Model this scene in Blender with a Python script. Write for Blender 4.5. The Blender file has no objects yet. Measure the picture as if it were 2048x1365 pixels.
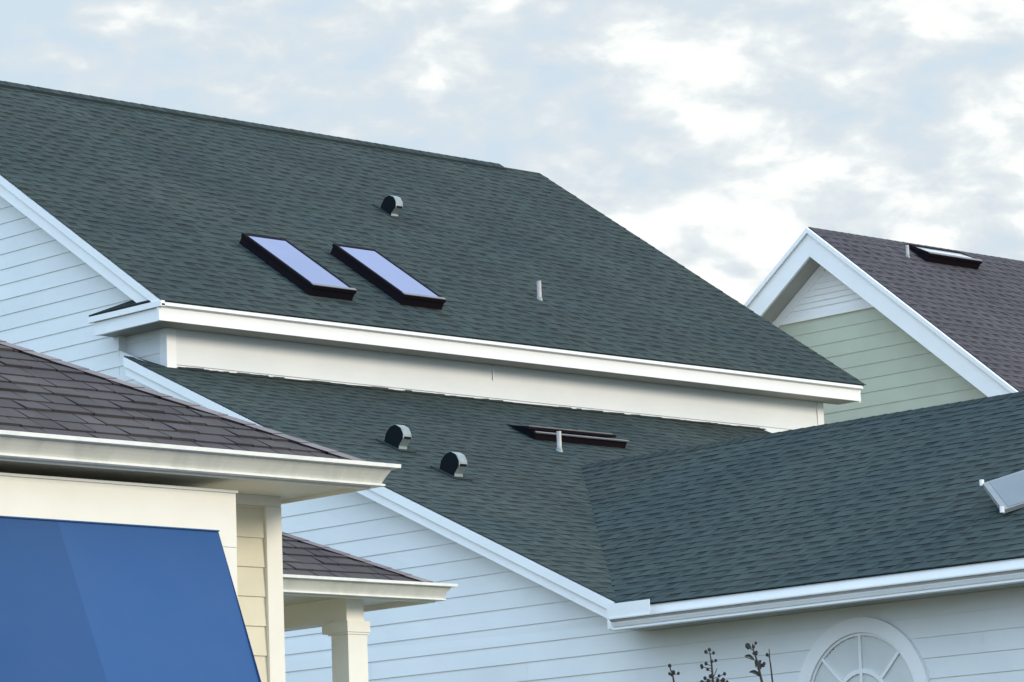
import bpy, math, random
from mathutils import Vector, Matrix
R = math.radians
C = bpy.context.scene.collection
S = bpy.context.scene

# ------------------------------------------------------------------ camera
F_PX, YAW, PIT, ROL = 7249.96, 0.803326, 0.163594, 0.035403
fw = Vector((math.cos(YAW) * math.cos(PIT), math.sin(YAW) * math.cos(PIT), math.sin(PIT)))
r0 = Vector((math.sin(YAW), -math.cos(YAW), 0))
u0 = r0.cross(fw)
rt = math.cos(ROL) * r0 - math.sin(ROL) * u0
up = math.cos(ROL) * u0 + math.sin(ROL) * r0
cd = bpy.data.cameras.new('camera')
cam = bpy.data.objects.new('camera', cd)
C.objects.link(cam)
cam.matrix_world = Matrix(((rt.x, up.x, -fw.x, 0), (rt.y, up.y, -fw.y, 0), (rt.z, up.z, -fw.z, 1.7), (0, 0, 0, 1)))
cd.sensor_width = 36
cd.lens = 36 * F_PX / 2048
cd.clip_start = 0.1
cd.clip_end = 3000
S.camera = cam

# ------------------------------------------------------------------ light
SUN_AZ, SUN_EL = R(-64), R(17)          # where the light comes from, measured from +X
sd = bpy.data.lights.new('sun', 'SUN')
sd.energy = 2.3
sd.angle = R(16)
sd.color = (1.0, 0.88, 0.70)
sun = bpy.data.objects.new('sun', sd)
C.objects.link(sun)
sv = Vector((math.cos(SUN_AZ) * math.cos(SUN_EL), math.sin(SUN_AZ) * math.cos(SUN_EL), math.sin(SUN_EL)))
sun.rotation_euler = sv.to_track_quat('Z', 'Y').to_euler()

W = bpy.data.worlds.new('World')
S.world = W
W.use_nodes = True
nt = W.node_tree
nt.nodes.clear()
N = nt.nodes.new
L = nt.links.new


def wmath(op, a, b=None, c=None):
    n = N('ShaderNodeMath')
    n.operation = op
    for i, v in enumerate((a, b, c)):
        if v is None:
            continue
        if isinstance(v, (int, float)):
            n.inputs[i].default_value = v
        else:
            L(v, n.inputs[i])
    return n.outputs[0]


def wramp(fac, stops):
    n = N('ShaderNodeValToRGB')
    e = n.color_ramp.elements
    while len(e) < len(stops):
        e.new(0.5)
    for el, (p, c) in zip(e, stops):
        el.position = p
        el.color = (*c, 1)
    L(fac, n.inputs[0])
    return n.outputs[0]


def wnoise(vec, scale, detail, rough, dist=0.0):
    n = N('ShaderNodeTexNoise')
    n.inputs['Scale'].default_value = scale
    n.inputs['Detail'].default_value = detail
    n.inputs['Roughness'].default_value = rough
    n.inputs['Distortion'].default_value = dist
    L(vec, n.inputs['Vector'])
    return n.outputs[0]


sky = N('ShaderNodeTexSky')
sky.sky_type = 'NISHITA'
sky.sun_disc = False
sky.sun_elevation = SUN_EL
sky.sun_rotation = R(90) - SUN_AZ
sky.air_density = 1.0
sky.dust_density = 0.6
sky.ozone_density = 2.0
bg1 = N('ShaderNodeBackground')
bg1.inputs[1].default_value = 0.15
L(sky.outputs[0], bg1.inputs[0])
tc = N('ShaderNodeTexCoord')
mp = N('ShaderNodeMapping')
mp.inputs['Scale'].default_value = (1, 1, 1.9)
mp.inputs['Rotation'].default_value = (R(4), R(-6), 0)
mp.inputs['Location'].default_value = (0.31, 0.12, 0.0)
L(tc.outputs['Generated'], mp.inputs[0])
sep = N('ShaderNodeSeparateXYZ')
L(tc.outputs['Generated'], sep.inputs[0])
big = wnoise(mp.outputs[0], 14, 2, 0.5, 0.0)
mid = wnoise(mp.outputs[0], 38, 6, 0.52, 0.25)
fine = wnoise(mp.outputs[0], 80, 4, 0.5, 0.15)
puff = wmath('ADD', wmath('ADD', wmath('MULTIPLY', mid, 0.54), wmath('MULTIPLY', big, 0.25)), wmath('MULTIPLY', fine, 0.21))
# the cloud deck breaks into brighter puffs low on the right-hand side
side = wmath('MULTIPLY_ADD', sep.outputs[0], 0.46, -0.309)
low = wmath('MULTIPLY_ADD', sep.outputs[2], -0.55, 0.094)
puff = wmath('ADD', puff, wmath('ADD', side, low))
ccol = wramp(puff, [(0.37, (0.57, 0.68, 0.77)), (0.45, (0.635, 0.70, 0.75)), (0.505, (0.73, 0.78, 0.80)),
                    (0.55, (0.87, 0.895, 0.885)), (0.625, (0.97, 0.955, 0.90))])
# bluer light from the clear side of the sky (-X), and the deck brightens towards the zenith
tintf = N('ShaderNodeMapRange')
tintf.inputs[1].default_value = -0.5
tintf.inputs[2].default_value = 0.55
L(sep.outputs[0], tintf.inputs[0])
tint = wramp(tintf.outputs[0], [(0.0, (2.05, 2.24, 2.50)), (0.5, (1.30, 1.38, 1.50)), (1.0, (1.0, 1.0, 1.0))])
mulc = N('ShaderNodeMix')
mulc.data_type = 'RGBA'
mulc.blend_type = 'MULTIPLY'
mulc.inputs[0].default_value = 1.0
L(ccol, mulc.inputs[6])
L(tint, mulc.inputs[7])
bg2 = N('ShaderNodeBackground')
L(wmath('MULTIPLY_ADD', wmath('MAXIMUM', wmath('SUBTRACT', sep.outputs[2], 0.27), 0.0), 1.5, 1.12), bg2.inputs[1])
L(mulc.outputs[2], bg2.inputs[0])
cov = wmath('ADD', wmath('MULTIPLY', sep.outputs[0], 1.6), wmath('MULTIPLY', sep.outputs[2], -1.1))
cov = wmath('ADD', cov, 0.35)
covr = N('ShaderNodeMapRange')
covr.inputs[1].default_value = 0.0
covr.inputs[2].default_value = 0.6
covr.inputs[3].default_value = 0.7
covr.inputs[4].default_value = 1.0
L(cov, covr.inputs[0])
mix = N('ShaderNodeMixShader')
L(covr.outputs[0], mix.inputs[0])
L(bg1.outputs[0], mix.inputs[1])
L(bg2.outputs[0], mix.inputs[2])
wo = N('ShaderNodeOutputWorld')
L(mix.outputs[0], wo.inputs[0])
S.view_settings.view_transform = 'Standard'
S.view_settings.look = 'None'
S.view_settings.gamma = 1
S.view_settings.exposure = 0.0


# ------------------------------------------------------------------ materials
def mat(name, col, rough=0.6, col2=None, nscale=3.0, stretch=(1, 1, 1), spec=0.4, metal=0.0, bump=0.0, bscale=40.0, tone=False,
        lo=0.35, hi=0.65, ior=None, tonecol=None):
    m = bpy.data.materials.new(name)
    m.use_nodes = True
    t = m.node_tree
    b = t.nodes['Principled BSDF']
    b.inputs['Roughness'].default_value = rough
    b.inputs['Specular IOR Level'].default_value = spec
    b.inputs['Metallic'].default_value = metal
    if ior:
        b.inputs['IOR'].default_value = ior
    co = t.nodes.new('ShaderNodeTexCoord')
    mpn = t.nodes.new('ShaderNodeMapping')
    mpn.inputs['Scale'].default_value = stretch
    t.links.new(co.outputs['Object'], mpn.inputs[0])
    ns = t.nodes.new('ShaderNodeTexNoise')
    ns.inputs['Scale'].default_value = nscale
    ns.inputs['Detail'].default_value = 5
    ns.inputs['Roughness'].default_value = 0.6
    t.links.new(mpn.outputs[0], ns.inputs['Vector'])
    rp = t.nodes.new('ShaderNodeValToRGB')
    rp.color_ramp.elements[0].position = lo
    rp.color_ramp.elements[1].position = hi
    rp.color_ramp.elements[0].color = (*col, 1)
    rp.color_ramp.elements[1].color = (*(col2 or tuple(c * 0.9 for c in col)), 1)
    t.links.new(ns.outputs[0], rp.inputs[0])
    out = rp.outputs[0]
    if tone:
        at = t.nodes.new('ShaderNodeVertexColor')
        at.layer_name = 'blend'
        mx = t.nodes.new('ShaderNodeMix')
        mx.data_type = 'RGBA'
        mx.blend_type = 'MULTIPLY'
        mx.inputs[0].default_value = 1
        t.links.new(out, mx.inputs[6])
        t.links.new(at.outputs[0], mx.inputs[7])
        out = mx.outputs[2]
    t.links.new(out, b.inputs['Base Color'])
    if bump:
        n2 = t.nodes.new('ShaderNodeTexNoise')
        n2.inputs['Scale'].default_value = bscale
        n2.inputs['Detail'].default_value = 4
        t.links.new(mpn.outputs[0], n2.inputs['Vector'])
        bp = t.nodes.new('ShaderNodeBump')
        bp.inputs['Strength'].default_value = bump
        bp.inputs['Distance'].default_value = 0.01
        t.links.new(n2.outputs[0], bp.inputs['Height'])
        t.links.new(bp.outputs[0], b.inputs['Normal'])
    return m


M = {}
M['white_siding'] = mat('white_siding', (0.78, 0.79, 0.79), 0.55, (0.73, 0.745, 0.75), 1.2, (1, 1, 1.5), bump=0.05, tone=True)
M['white_trim'] = mat('white_trim', (0.83, 0.83, 0.82), 0.45, (0.79, 0.79, 0.78), 2.0, bump=0.03)
M['cream_trim'] = mat('cream_trim', (0.82, 0.795, 0.71), 0.5, (0.785, 0.755, 0.665), 2.5, bump=0.04)
M['cream_siding'] = mat('cream_siding', (0.71, 0.655, 0.505), 0.6, (0.665, 0.61, 0.465), 4, bump=0.06, tone=True)
M['gutter_paint'] = mat('gutter_paint', (0.82, 0.81, 0.76), 0.4, (0.68, 0.68, 0.63), 5, (1.6, 1.6, 0.35), bump=0.03, lo=0.45, hi=0.72, tone=True)
M['sage_siding'] = mat('sage_siding', (0.485, 0.515, 0.415), 0.6, (0.455, 0.485, 0.39), 2, bump=0.05, tone=True)
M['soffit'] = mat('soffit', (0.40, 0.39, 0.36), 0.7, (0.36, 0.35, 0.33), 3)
M['green_shingle'] = mat('green_shingle', (0.0295, 0.0485, 0.0505), 0.92, (0.040, 0.056, 0.0525), 0.7, spec=0.25, tone=True, bump=0.25, bscale=90)
M['slate_shingle'] = mat('slate_shingle', (0.072, 0.066, 0.078), 0.92, (0.080, 0.072, 0.080), 0.9, spec=0.25, tone=True, bump=0.25, bscale=90)
M['brown_shingle'] = mat('brown_shingle', (0.058, 0.050, 0.055), 0.92, (0.080, 0.070, 0.070), 2.6, spec=0.25, tone=True, bump=0.4, bscale=120)
M['deck'] = mat('deck', (0.02, 0.025, 0.027), 0.95)
M['bronze'] = mat('bronze', (0.0065, 0.0055, 0.009), 0.8, (0.010, 0.0065, 0.009), 5, spec=0.08)
M['bronze_rail'] = mat('bronze_rail', (0.22, 0.21, 0.22), 0.35, (0.17, 0.16, 0.17), 6, metal=0.5)
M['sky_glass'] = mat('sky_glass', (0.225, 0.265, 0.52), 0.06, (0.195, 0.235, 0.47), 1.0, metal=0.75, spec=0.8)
M['dark_glass'] = mat('dark_glass', (0.012, 0.013, 0.02), 0.25, metal=0.0, spec=0.6)
M['hood'] = mat('hood', (0.27, 0.32, 0.33), 0.45, (0.21, 0.25, 0.25), 14, metal=0.15)
M['void'] = mat('void', (0.006, 0.010, 0.013), 0.9, spec=0.1)
M['pvc'] = mat('pvc', (0.58, 0.55, 0.53), 0.5, (0.40, 0.37, 0.36), 9)
M['canvas'] = mat('canvas', (0.033, 0.094, 0.245), 0.85, (0.043, 0.104, 0.245), 1.1, spec=0.15, bump=0.55, bscale=3.5, tone=True)
M['blind'] = mat('blind', (0.60, 0.62, 0.62), 0.5, (0.56, 0.58, 0.58), 3)
M['pane'] = mat('pane', (0.72, 0.74, 0.73), 0.12, (0.64, 0.67, 0.67), 2.0, spec=0.7)
M['panel'] = mat('panel', (0.19, 0.22, 0.24), 0.35, (0.165, 0.20, 0.225), 2.2, metal=0.2)
M['panel_edge'] = mat('panel_edge', (0.24, 0.26, 0.27), 0.4, (0.2, 0.22, 0.23), 9)
M['bark'] = mat('bark', (0.035, 0.028, 0.024), 0.9, (0.06, 0.046, 0.036), 30)
M['leaf'] = mat('leaf', (0.022, 0.035, 0.028), 0.6, (0.035, 0.045, 0.035), 20)
M['pod'] = mat('pod', (0.020, 0.018, 0.020), 0.8, (0.035, 0.028, 0.026), 40)
M['lawn'] = mat('lawn', (0.045, 0.060, 0.028), 0.95, (0.07, 0.075, 0.036), 0.6, bump=0.4)
M['paving'] = mat('paving', (0.075, 0.072, 0.07), 0.9, (0.06, 0.058, 0.056), 0.8, bump=0.2)

# ------------------------------------------------------------------ mesh helpers
ROOT = {}


def thing(name, label, cat, loc, group=None):
    o = bpy.data.objects.new(name, None)
    C.objects.link(o)
    o.location = loc
    o.empty_display_size = 0.3
    o['label'] = label
    o['category'] = cat
    if group:
        o['group'] = group
    ROOT[o.name] = Vector(loc)
    return o


def V(*a):
    return Vector(a)


class MB:
    def __init__(self):
        self.v, self.f, self.c = [], [], []

    def face(self, pts, tone=1.0):
        i = len(self.v)
        self.v += [Vector(p) for p in pts]
        self.f.append(tuple(range(i, i + len(pts))))
        self.c.append(tone)

    def box(self, a, b, tone=1.0):
        x0, y0, z0 = a
        x1, y1, z1 = b
        p = [V(x, y, z) for z in (z0, z1) for y in (y0, y1) for x in (x0, x1)]
        for q in ((0, 2, 3, 1), (4, 5, 7, 6), (0, 1, 5, 4), (2, 6, 7, 3), (0, 4, 6, 2), (1, 3, 7, 5)):
            self.face([p[k] for k in q], tone)

    def prism(self, pts, ext, caps=True, tone=1.0):
        """closed polygon swept along a vector"""
        e = Vector(ext)
        p = [Vector(q) for q in pts]
        n = len(p)
        for i in range(n):
            a, b = p[i], p[(i + 1) % n]
            self.face([a, b, b + e, a + e], tone)
        if caps:
            self.face(p[::-1], tone)
            self.face([q + e for q in p], tone)

    def strip(self, prof, a, b, close=False, tone=1.0):
        """profile given as function of end -> list of points; joined between two ends"""
        n = len(a)
        for i in range(n if close else n - 1):
            j = (i + 1) % n
            self.face([a[i], a[j], b[j], b[i]], tone)

    def tube(self, pts, rad, seg=8, caps=True, tone=1.0):
        rings = []
        pts = [Vector(p) for p in pts]
        rads = rad if isinstance(rad, (list, tuple)) else [rad] * len(pts)
        for i, p in enumerate(pts):
            d = (pts[min(i + 1, len(pts) - 1)] - pts[max(i - 1, 0)]).normalized()
            s = d.cross(V(0.3, 0.9, 0.2)).normalized()
            t = d.cross(s)
            rings.append([p + (s * math.cos(2 * math.pi * k / seg) + t * math.sin(2 * math.pi * k / seg)) * rads[i] for k in range(seg)])
        for a, b in zip(rings, rings[1:]):
            for k in range(seg):
                self.face([a[k], a[(k + 1) % seg], b[(k + 1) % seg], b[k]], tone)
        if caps:
            self.face(rings[0][::-1], tone)
            self.face(rings[-1], tone)

    def ball(self, c, r, seg=7, ring=5):
        c = Vector(c)
        g = [[c + V(math.sin(math.pi * i / ring) * math.cos(2 * math.pi * k / seg) * r[0], math.sin(math.pi * i / ring) * math.sin(2 * math.pi * k / seg) * r[1],
                    math.cos(math.pi * i / ring) * r[2]) for k in range(seg)] for i in range(ring + 1)]
        for i in range(ring):
            for k in range(seg):
                q = [g[i][k], g[i + 1][k], g[i + 1][(k + 1) % seg], g[i][(k + 1) % seg]]
                if i == 0:
                    q = [q[0], q[1], q[2]]
                elif i == ring - 1:
                    q = [q[0], q[1], q[3]]
                self.face(q)

    def build(self, name, m, parent=None, xf=None, smooth=False, label=None):
        top = parent
        while top is not None and top.parent is not None:
            top = top.parent
        off = ROOT.get(top.name, V(0, 0, 0)) if top is not None else V(0, 0, 0)
        pts = [(xf @ p if xf else p) - off for p in self.v]
        me = bpy.data.meshes.new(name)
        me.from_pydata([tuple(p) for p in pts], [], self.f)
        at = me.color_attributes.new('blend', 'FLOAT_COLOR', 'CORNER')
        k = 0
        for f, t in zip(self.f, self.c):
            for _ in f:
                at.data[k].color = (t, t, t, 1) if isinstance(t, (int, float)) else (*t, 1)
                k += 1
        me.materials.append(m)
        me.validate()
        if smooth:
            me.shade_smooth()
        o = bpy.data.objects.new(name, me)
        C.objects.link(o)
        if parent is not None:
            o.parent = parent
        if label:
            o['label'] = label
        return o


def shingles(mb, O, U, Vv, uL, uR, vmax, course, rng, style='arch', thick=0.0065, ragged=0.0):
    """courses of individually thick shingle tabs on the plane O + u*U + v*V, clipped between uL(v) and uR(v)"""
    U = Vector(U).normalized()
    Vv = Vector(Vv).normalized()
    Nn = U.cross(Vv).normalized()
    if Nn.z < 0:
        Nn = -Nn
    O = Vector(O)

    def P(u, v, h):
        return O + U * u + Vv * v + Nn * h
    k = 0
    v0 = 0.0
    patch = [rng.uniform(0.9, 1.1) for _ in range(400)]
    while v0 < vmax - 0.01:
        c = course * rng.uniform(0.985, 1.015)
        v1 = min(v0 + c, vmax)
        lo = min(uL(v0), uL(v1))
        hi = max(uR(v0), uR(v1))
        u = lo - rng.uniform(0, 0.3)
        gap = rng.random() < 0.5
        rowt = rng.uniform(0.96, 1.04)
        while u < hi:
            if style == 'arch':
                if gap:
                    w = rng.choice((rng.uniform(0.05, 0.11), rng.uniform(0.08, 0.17), rng.uniform(0.13, 0.28)))
                else:
                    w = rng.choice((rng.uniform(0.05, 0.14), rng.uniform(0.10, 0.22)))
            elif style == 'tooth':
                w = rng.uniform(0.085, 0.13) if gap else rng.uniform(0.06, 0.12)
            else:
                w = 0.010 if gap else rng.choice((rng.uniform(0.10, 0.18), rng.uniform(0.16, 0.30)))
            a, b = u, u + w
            u = b
            wasgap = gap
            gap = not gap
            base = rowt * rng.uniform(0.90, 1.10) * patch[int(a / 0.9) % 400]
            split = v1 - (v1 - v0) * (0.47 + rng.uniform(-0.06, 0.06))
            if style == 'tab':
                th = 0.002 if wasgap else thick * rng.uniform(0.5, 1.3)
                base *= rng.uniform(0.90, 1.10)
                tl = th_tone = base * (0.22 if wasgap else 1)
            else:
                th = thick * (0.45 if wasgap else 1.0) * rng.uniform(0.85, 1.15)
                tl = base * (1.0 if not wasgap else 0.97)
                th_tone = base * (rng.uniform(0.40, 0.64) if wasgap else rng.uniform(0.84, 1.0))
            dz = rng.uniform(-ragged, ragged)
            rows = [(v0 + dz, th), (split, th * (0.15 + 0.85 * (v1 - split) / (v1 - v0))), (v1 + 0.004, 0.0006)]
            pts = []
            bad = False
            for vv, h in rows:
                l_, r_ = uL(min(vv, vmax)), uR(min(vv, vmax))
                aa, bb = min(max(a, l_), r_), min(max(b, l_), r_)
                pts.append((aa, bb, vv, h))
            if max(q[1] - q[0] for q in pts) < 0.002:
                continue
            for (q0, q1, t) in ((pts[0], pts[1], tl), (pts[1], pts[2], th_tone)):
                mb.face([P(q0[0], q0[2], q0[3]), P(q0[1], q0[2], q0[3]), P(q1[1], q1[2], q1[3]), P(q1[0], q1[2], q1[3])], t)
            q = pts[0]
            mb.face([P(q[0], q[2], -0.004), P(q[1], q[2], -0.004), P(q[1], q[2], q[3]), P(q[0], q[2], q[3])], base * 0.8)
            for s in (0, 1):
                mb.face([P(pts[0][s], pts[0][2], -0.003), P(pts[0][s], pts[0][2], pts[0][3]), P(pts[2][s], pts[2][2], pts[2][3]), P(pts[2][s], pts[2][2], -0.003)], base * (0.5 if style == 'tab' else 1.0))
        v0 = v1
        k += 1


def cap_row(mb, A, B, d1, d2, rng, seg=0.15, w=0.15, th=0.012, tone=1.0):
    """folded cap shingles over a hip or ridge from A up to B; d1, d2 point down each slope"""
    A, B = Vector(A), Vector(B)
    D = (B - A)
    n = max(1, int(D.length / seg))
    D /= n
    d1, d2 = Vector(d1).normalized() * w, Vector(d2).normalized() * w
    for i in range(n):
        a = A + D * i
        b = A + D * (i + 1.15)
        t = tone * rng.uniform(0.88, 1.12)
        upv = V(0, 0, th * rng.uniform(0.9, 1.3))
        hi_a, hi_b = a + upv * 1.5, b + V(0, 0, 0.003)
        for d in (d1, d2):
            mb.face([hi_a, hi_a + d, hi_b + d, hi_b], t)
            mb.face([hi_a, hi_a + d, hi_a + d - upv * 1.4, hi_a - upv * 1.4], t * 0.75)
            mb.face([hi_a + d, hi_b + d, hi_b + d - V(0, 0, th), hi_a + d - upv * 1.2], t * 0.75)


brd = random.Random(5)


def siding(mb, u0, u1, zs, P, ufun, lip=0.010, joints=True):
    """lap boards; P(u, z, out) gives a point; ufun(z) -> (ulo, uhi) or None"""
    for z0, z1 in zip(zs, zs[1:]):
        e = 1e-4
        a, b = ufun(z0 + e), ufun(z1 - e)
        if a is None and b is None:
            continue
        if a is None:
            a = b
        if b is None:
            b = a
        if a[1] - a[0] < 0.002 and b[1] - b[0] < 0.002:
            continue
        cuts = [0.0]
        span = max(a[1] - a[0], 0.01)
        q = brd.uniform(0.8, 3.6)
        while joints and q < span - 0.4:
            cuts.append(q / span)
            q += 3.66
        cuts.append(1.0)
        for c0, c1 in zip(cuts, cuts[1:]):
            g0 = c0 + (0.0015 / span if c0 > 0 else 0)
            la, lb, ua, ub = a[0] + (a[1] - a[0]) * g0, a[0] + (a[1] - a[0]) * c1, b[0] + (b[1] - b[0]) * g0, b[0] + (b[1] - b[0]) * c1
            t = brd.uniform(0.955, 1.0)
            mb.face([P(la, z0, lip), P(lb, z0, lip), P(ub, z1, 0.002), P(ua, z1, 0.002)], (t * brd.uniform(0.992, 1.0), t, t * brd.uniform(0.985, 1.0)))
        mb.face([P(a[0], z0, -0.002), P(a[1], z0, -0.002), P(a[1], z0, lip), P(a[0], z0, lip)])


GUT = [(0.0, 0.0), (0.050, 0.0), (0.058, 0.003), (0.058, 0.013), (0.044, 0.018), (0.050, 0.032), (0.062, 0.055), (0.074, 0.075), (0.082, 0.086), (0.084, 0.092),
       (0.084, 0.098), (0.122, 0.101), (0.124, 0.122), (0.114, 0.122), (0.112, 0.105), (0.080, 0.101), (0.05, 0.05), (0.036, 0.014), (0.006, 0.010), (0.006, 0.122), (0.0, 0.122)]


GUT2 = [(0.0, 0.0), (0.070, 0.0), (0.080, 0.004), (0.080, 0.022), (0.050, 0.024), (0.050, 0.033), (0.074, 0.037), (0.090, 0.072), (0.088, 0.078), (0.040, 0.080),
        (0.040, 0.106), (0.122, 0.108), (0.124, 0.122), (0.114, 0.122), (0.112, 0.112), (0.036, 0.108), (0.036, 0.078), (0.05, 0.05), (0.036, 0.014), (0.006, 0.122), (0.0, 0.122)]


def gutter(mb, path, scale=1.0, GUT=GUT):
    """path: list of functions d -> (x, y, zbase); mitred at each station"""
    rings = [[Vector(f(d * scale)) + V(0, 0, z * scale) for d, z in GUT] for f in path]
    n = len(GUT)
    for a, b in zip(rings, rings[1:]):
        for i in range(n):
            j = (i + 1) % n
            mb.face([a[i], a[j], b[j], b[i]], (0.74, 0.75, 0.72) if 4 <= i <= 9 else 1.0)  # ogee face toned down: its shade against the bright lip is painted in
    for ring in (rings[0], rings[-1]):
        mb.face(ring[:14])
    return rings


# ------------------------------------------------------------------ ground
g = MB()
g.face([V(-400, -400, 0), V(600, -400, 0), V(600, 600, 0), V(-400, 600, 0)])
o = g.build('ground', M['lawn'])
o['kind'] = 'structure'
g = MB()
g.face([V(-30, -14, 0.004), V(20.2, -14, 0.004), V(20.2, 14.2, 0.004), V(-30, 14.2, 0.004)])
o = g.build('pavement', M['paving'])
o['kind'] = 'structure'

# ================================================================== WHITE HOUSE
rng = random.Random(7)
house = thing('white_house', 'large white lap-sided house with dark green shingle roofs at three levels and two skylights', 'house', (21.6, 27.5, 0))
XR = 21.502              # plane of the rake edges
XW = 21.72               # gable wall
XE = 31.816              # far end of the upper roof
EY, EZ, SL = 27.124, 7.906, 0.655
RY = 32.40
RZ = EZ + SL * (RY - EY)
LS = 0.455               # pitch of the lower roof


def lowz(y):
    return 7.427 + LS * (y - 27.685)


def mainz(y):
    return EZ + SL * (min(y, 2 * RY - y) - EY)


WXR, WXE, WS = 25.236, 21.36, 0.499   # wing ridge, wing eave, pitch
VJ = 25.241              # where the wing ridge dies into the lower roof
WZE = 6.315 - WS * (WXR - WXE)
WZR = WZE + WS * (WXR - WXE)


def wingz(x):
    return WZE + WS * (x - WXE)


BY = 2 * RY - EY         # back eave
EX = 0.1599
zs = [4.053 + EX * k for k in range(-26, 50)]


def gable_u(z):
    if z < 4.28:
        return (8.0, BY - 0.35)
    if z < 7.47:
        return (27.685 + (z + 0.02 - 7.427) / LS, BY - 0.35)
    if z < 7.74:
        return (28.095, BY - 0.35)
    y = EY + (z + 0.05 - EZ) / SL
    if y >= RY:
        return None
    return (max(y, 27.2), min(2 * RY - y, BY - 0.35))


m = MB()
siding(m, 0, 0, zs, lambda u, z, o_: V(XW - o_, u, z), gable_u)
m.face([V(XW + 0.004, 8, 0), V(XW + 0.004, BY - .35, 0), V(XW + 0.004, BY - .35, 7.6), V(XW + 0.004, RY, RZ - .08), V(XW + 0.004, 27.3, 7.95), V(XW + 0.004, 28.10, 7.74), V(XW + 0.004, 28.10, 7.4), V(XW + 0.004, 21.2, 4.3), V(XW + 0.004, 8, 4.3)])
m.face([V(XW - 0.008, 28.095, 7.3), V(XW + 0.19, 28.095, 7.3), V(XW + 0.19, 28.095, 7.74), V(XW - 0.008, 28.095, 7.74)])
m.build('gable_wall', M['white_siding'], house)

# short wall between gable wall and the corner, set back under the cornice return
XB = 21.82
FY = 27.47
m = MB()
siding(m, 0, 0, [7.0 + EX * k for k in range(-1, 9)], lambda u, z, o_: V(XB - o_, u, z), lambda z: (FY, 28.45) if z < 7.72 else None)
m.build('return_wall', M['white_siding'], house)

# long front wall of the upper storey
m = MB()
XF1 = 31.44
siding(m, 0, 0, [7.03, 7.20, 7.36, 7.36 + EX * 3], lambda u, z, o_: V(u, FY - o_, z), lambda z: (XB, XF1), lip=0.014, joints=False)
siding(m, 0, 0, [0.1 + EX * k for k in range(0, 45)], lambda u, z, o_: V(u, FY + .004 - o_, z), lambda z: (30.45, XF1))
m.face([V(XF1, FY, 0), V(XF1, BY - .35, 0), V(XF1, BY - .35, 7.7), V(XF1, RY, RZ - .1), V(XF1, FY, 7.8)])
m.face([V(XB, BY - .35, 0), V(XF1, BY - .35, 0), V(XF1, BY - .35, 7.8), V(XB, BY - .35, 7.8)])
m.build('front_wall', M['white_siding'], house)
m = MB()
m.box((XB - 0.018, FY - 0.02, 7.0), (XB + 0.10, FY + 0.09, 7.712))
m.build('corner_board', M['white_trim'], house)
m = MB()
m.box((XF1 - 0.09, FY - 0.02, 5.2), (XF1 + 0.018, FY + 0.09, 7.712))
m.build('corner_board', M['white_trim'], house)
m = MB()
m.box((26.185, FY - 0.0205, 7.55), (26.197, FY - 0.004, 7.705))
m.build('joint_strip', M['white_trim'], house)

# soffit and fascia along the upper eave
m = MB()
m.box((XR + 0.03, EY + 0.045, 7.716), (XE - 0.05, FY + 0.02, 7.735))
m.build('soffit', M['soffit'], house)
m = MB()
sec = [(EY + 0.020, 7.713), (EY + 0.020, 7.842), (EY + 0.006, 7.850), (EY - 0.024, 7.854), (EY - 0.024, 7.872), (EY + 0.012, 7.902), (EY + 0.06, 7.900), (EY + 0.045, 7.713)]
xa, xb = XR - 0.03, XE - 0.045
m.prism([V(xa, y, z) for y, z in sec], (xb - xa, 0, 0))
m.build('fascia', M['white_trim'], house)

# cornice return on the gable side
m = MB()
RE = 28.22
m.box((XR - 0.012, EY + 0.046, 7.713), (XR + 0.024, RE - 0.02, 7.842))
m.box((XR - 0.040, EY - 0.024, 7.846), (XR + 0.01, RE + 0.04, 7.902))
m.build('cornice_return', M['white_trim'], house)
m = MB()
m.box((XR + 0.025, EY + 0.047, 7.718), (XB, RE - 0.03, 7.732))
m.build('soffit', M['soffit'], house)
m = MB()
m.prism([V(XR - 0.036, EY + 0.16, 7.905), V(XR - 0.036, RE + 0.03, 7.905), V(XW - 0.014, RE + 0.0, 7.985), V(XW - 0.014, RE - 0.55, 8.035), V(XW - 0.014, EY + 0.30, 8.045)], (0, 0, 0.018), tone=0.35)
m.build('return_shingles', M['green_shingle'], house)

# upper roof
m = MB()
nv = V(0, -SL, 1).normalized()
vd = V(0, 1, SL).normalized()
slope_len = (RY - EY) * math.sqrt(1 + SL * SL)
shingles(m, V(XR - 0.02, EY - 0.008, EZ), V(1, 0, 0), vd, lambda v: 0, lambda v: XE - XR + 0.05, slope_len, 0.1455, rng)
m.face([V(XR, EY, EZ - 0.012), V(XE, EY, EZ - 0.012), V(XE, RY, RZ - 0.012), V(XR, RY, RZ - 0.012)], 0.5)
m.face([V(XR, BY, EZ), V(XE, BY, EZ), V(XE, RY, RZ), V(XR, RY, RZ)], 0.9)
m.face([V(XE, EY, EZ - 0.014), V(XE, EY, EZ), V(XE, RY, RZ), V(XE, RY, RZ - 0.014)], 0.6)
upper = m.build('upper_roof', M['green_shingle'], house)
m = MB()
x1 = 31.15
m.prism([V(XR, RY - 0.13, RZ - 0.075), V(XR, RY - 0.125, RZ - 0.047), V(XR, RY, RZ + 0.036), V(XR, RY + 0.125, RZ - 0.047), V(XR, RY + 0.13, RZ - 0.075)], (x1 - XR, 0, 0), tone=0.5)
xx = XR
while xx < x1 - 0.05:
    w = 0.15 * rng.uniform(0.95, 1.05)
    t = rng.uniform(0.55, 0.9)
    h = rng.uniform(0, 0.0025)
    m.face([V(xx, RY - 0.129, RZ - 0.046 + h), V(min(xx + w, x1), RY - 0.129, RZ - 0.048), V(min(xx + w, x1), RY, RZ + 0.037), V(xx, RY, RZ + 0.039 + h)], t)
    xx += w
m.build('ridge_vent', M['green_shingle'], upper)
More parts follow.
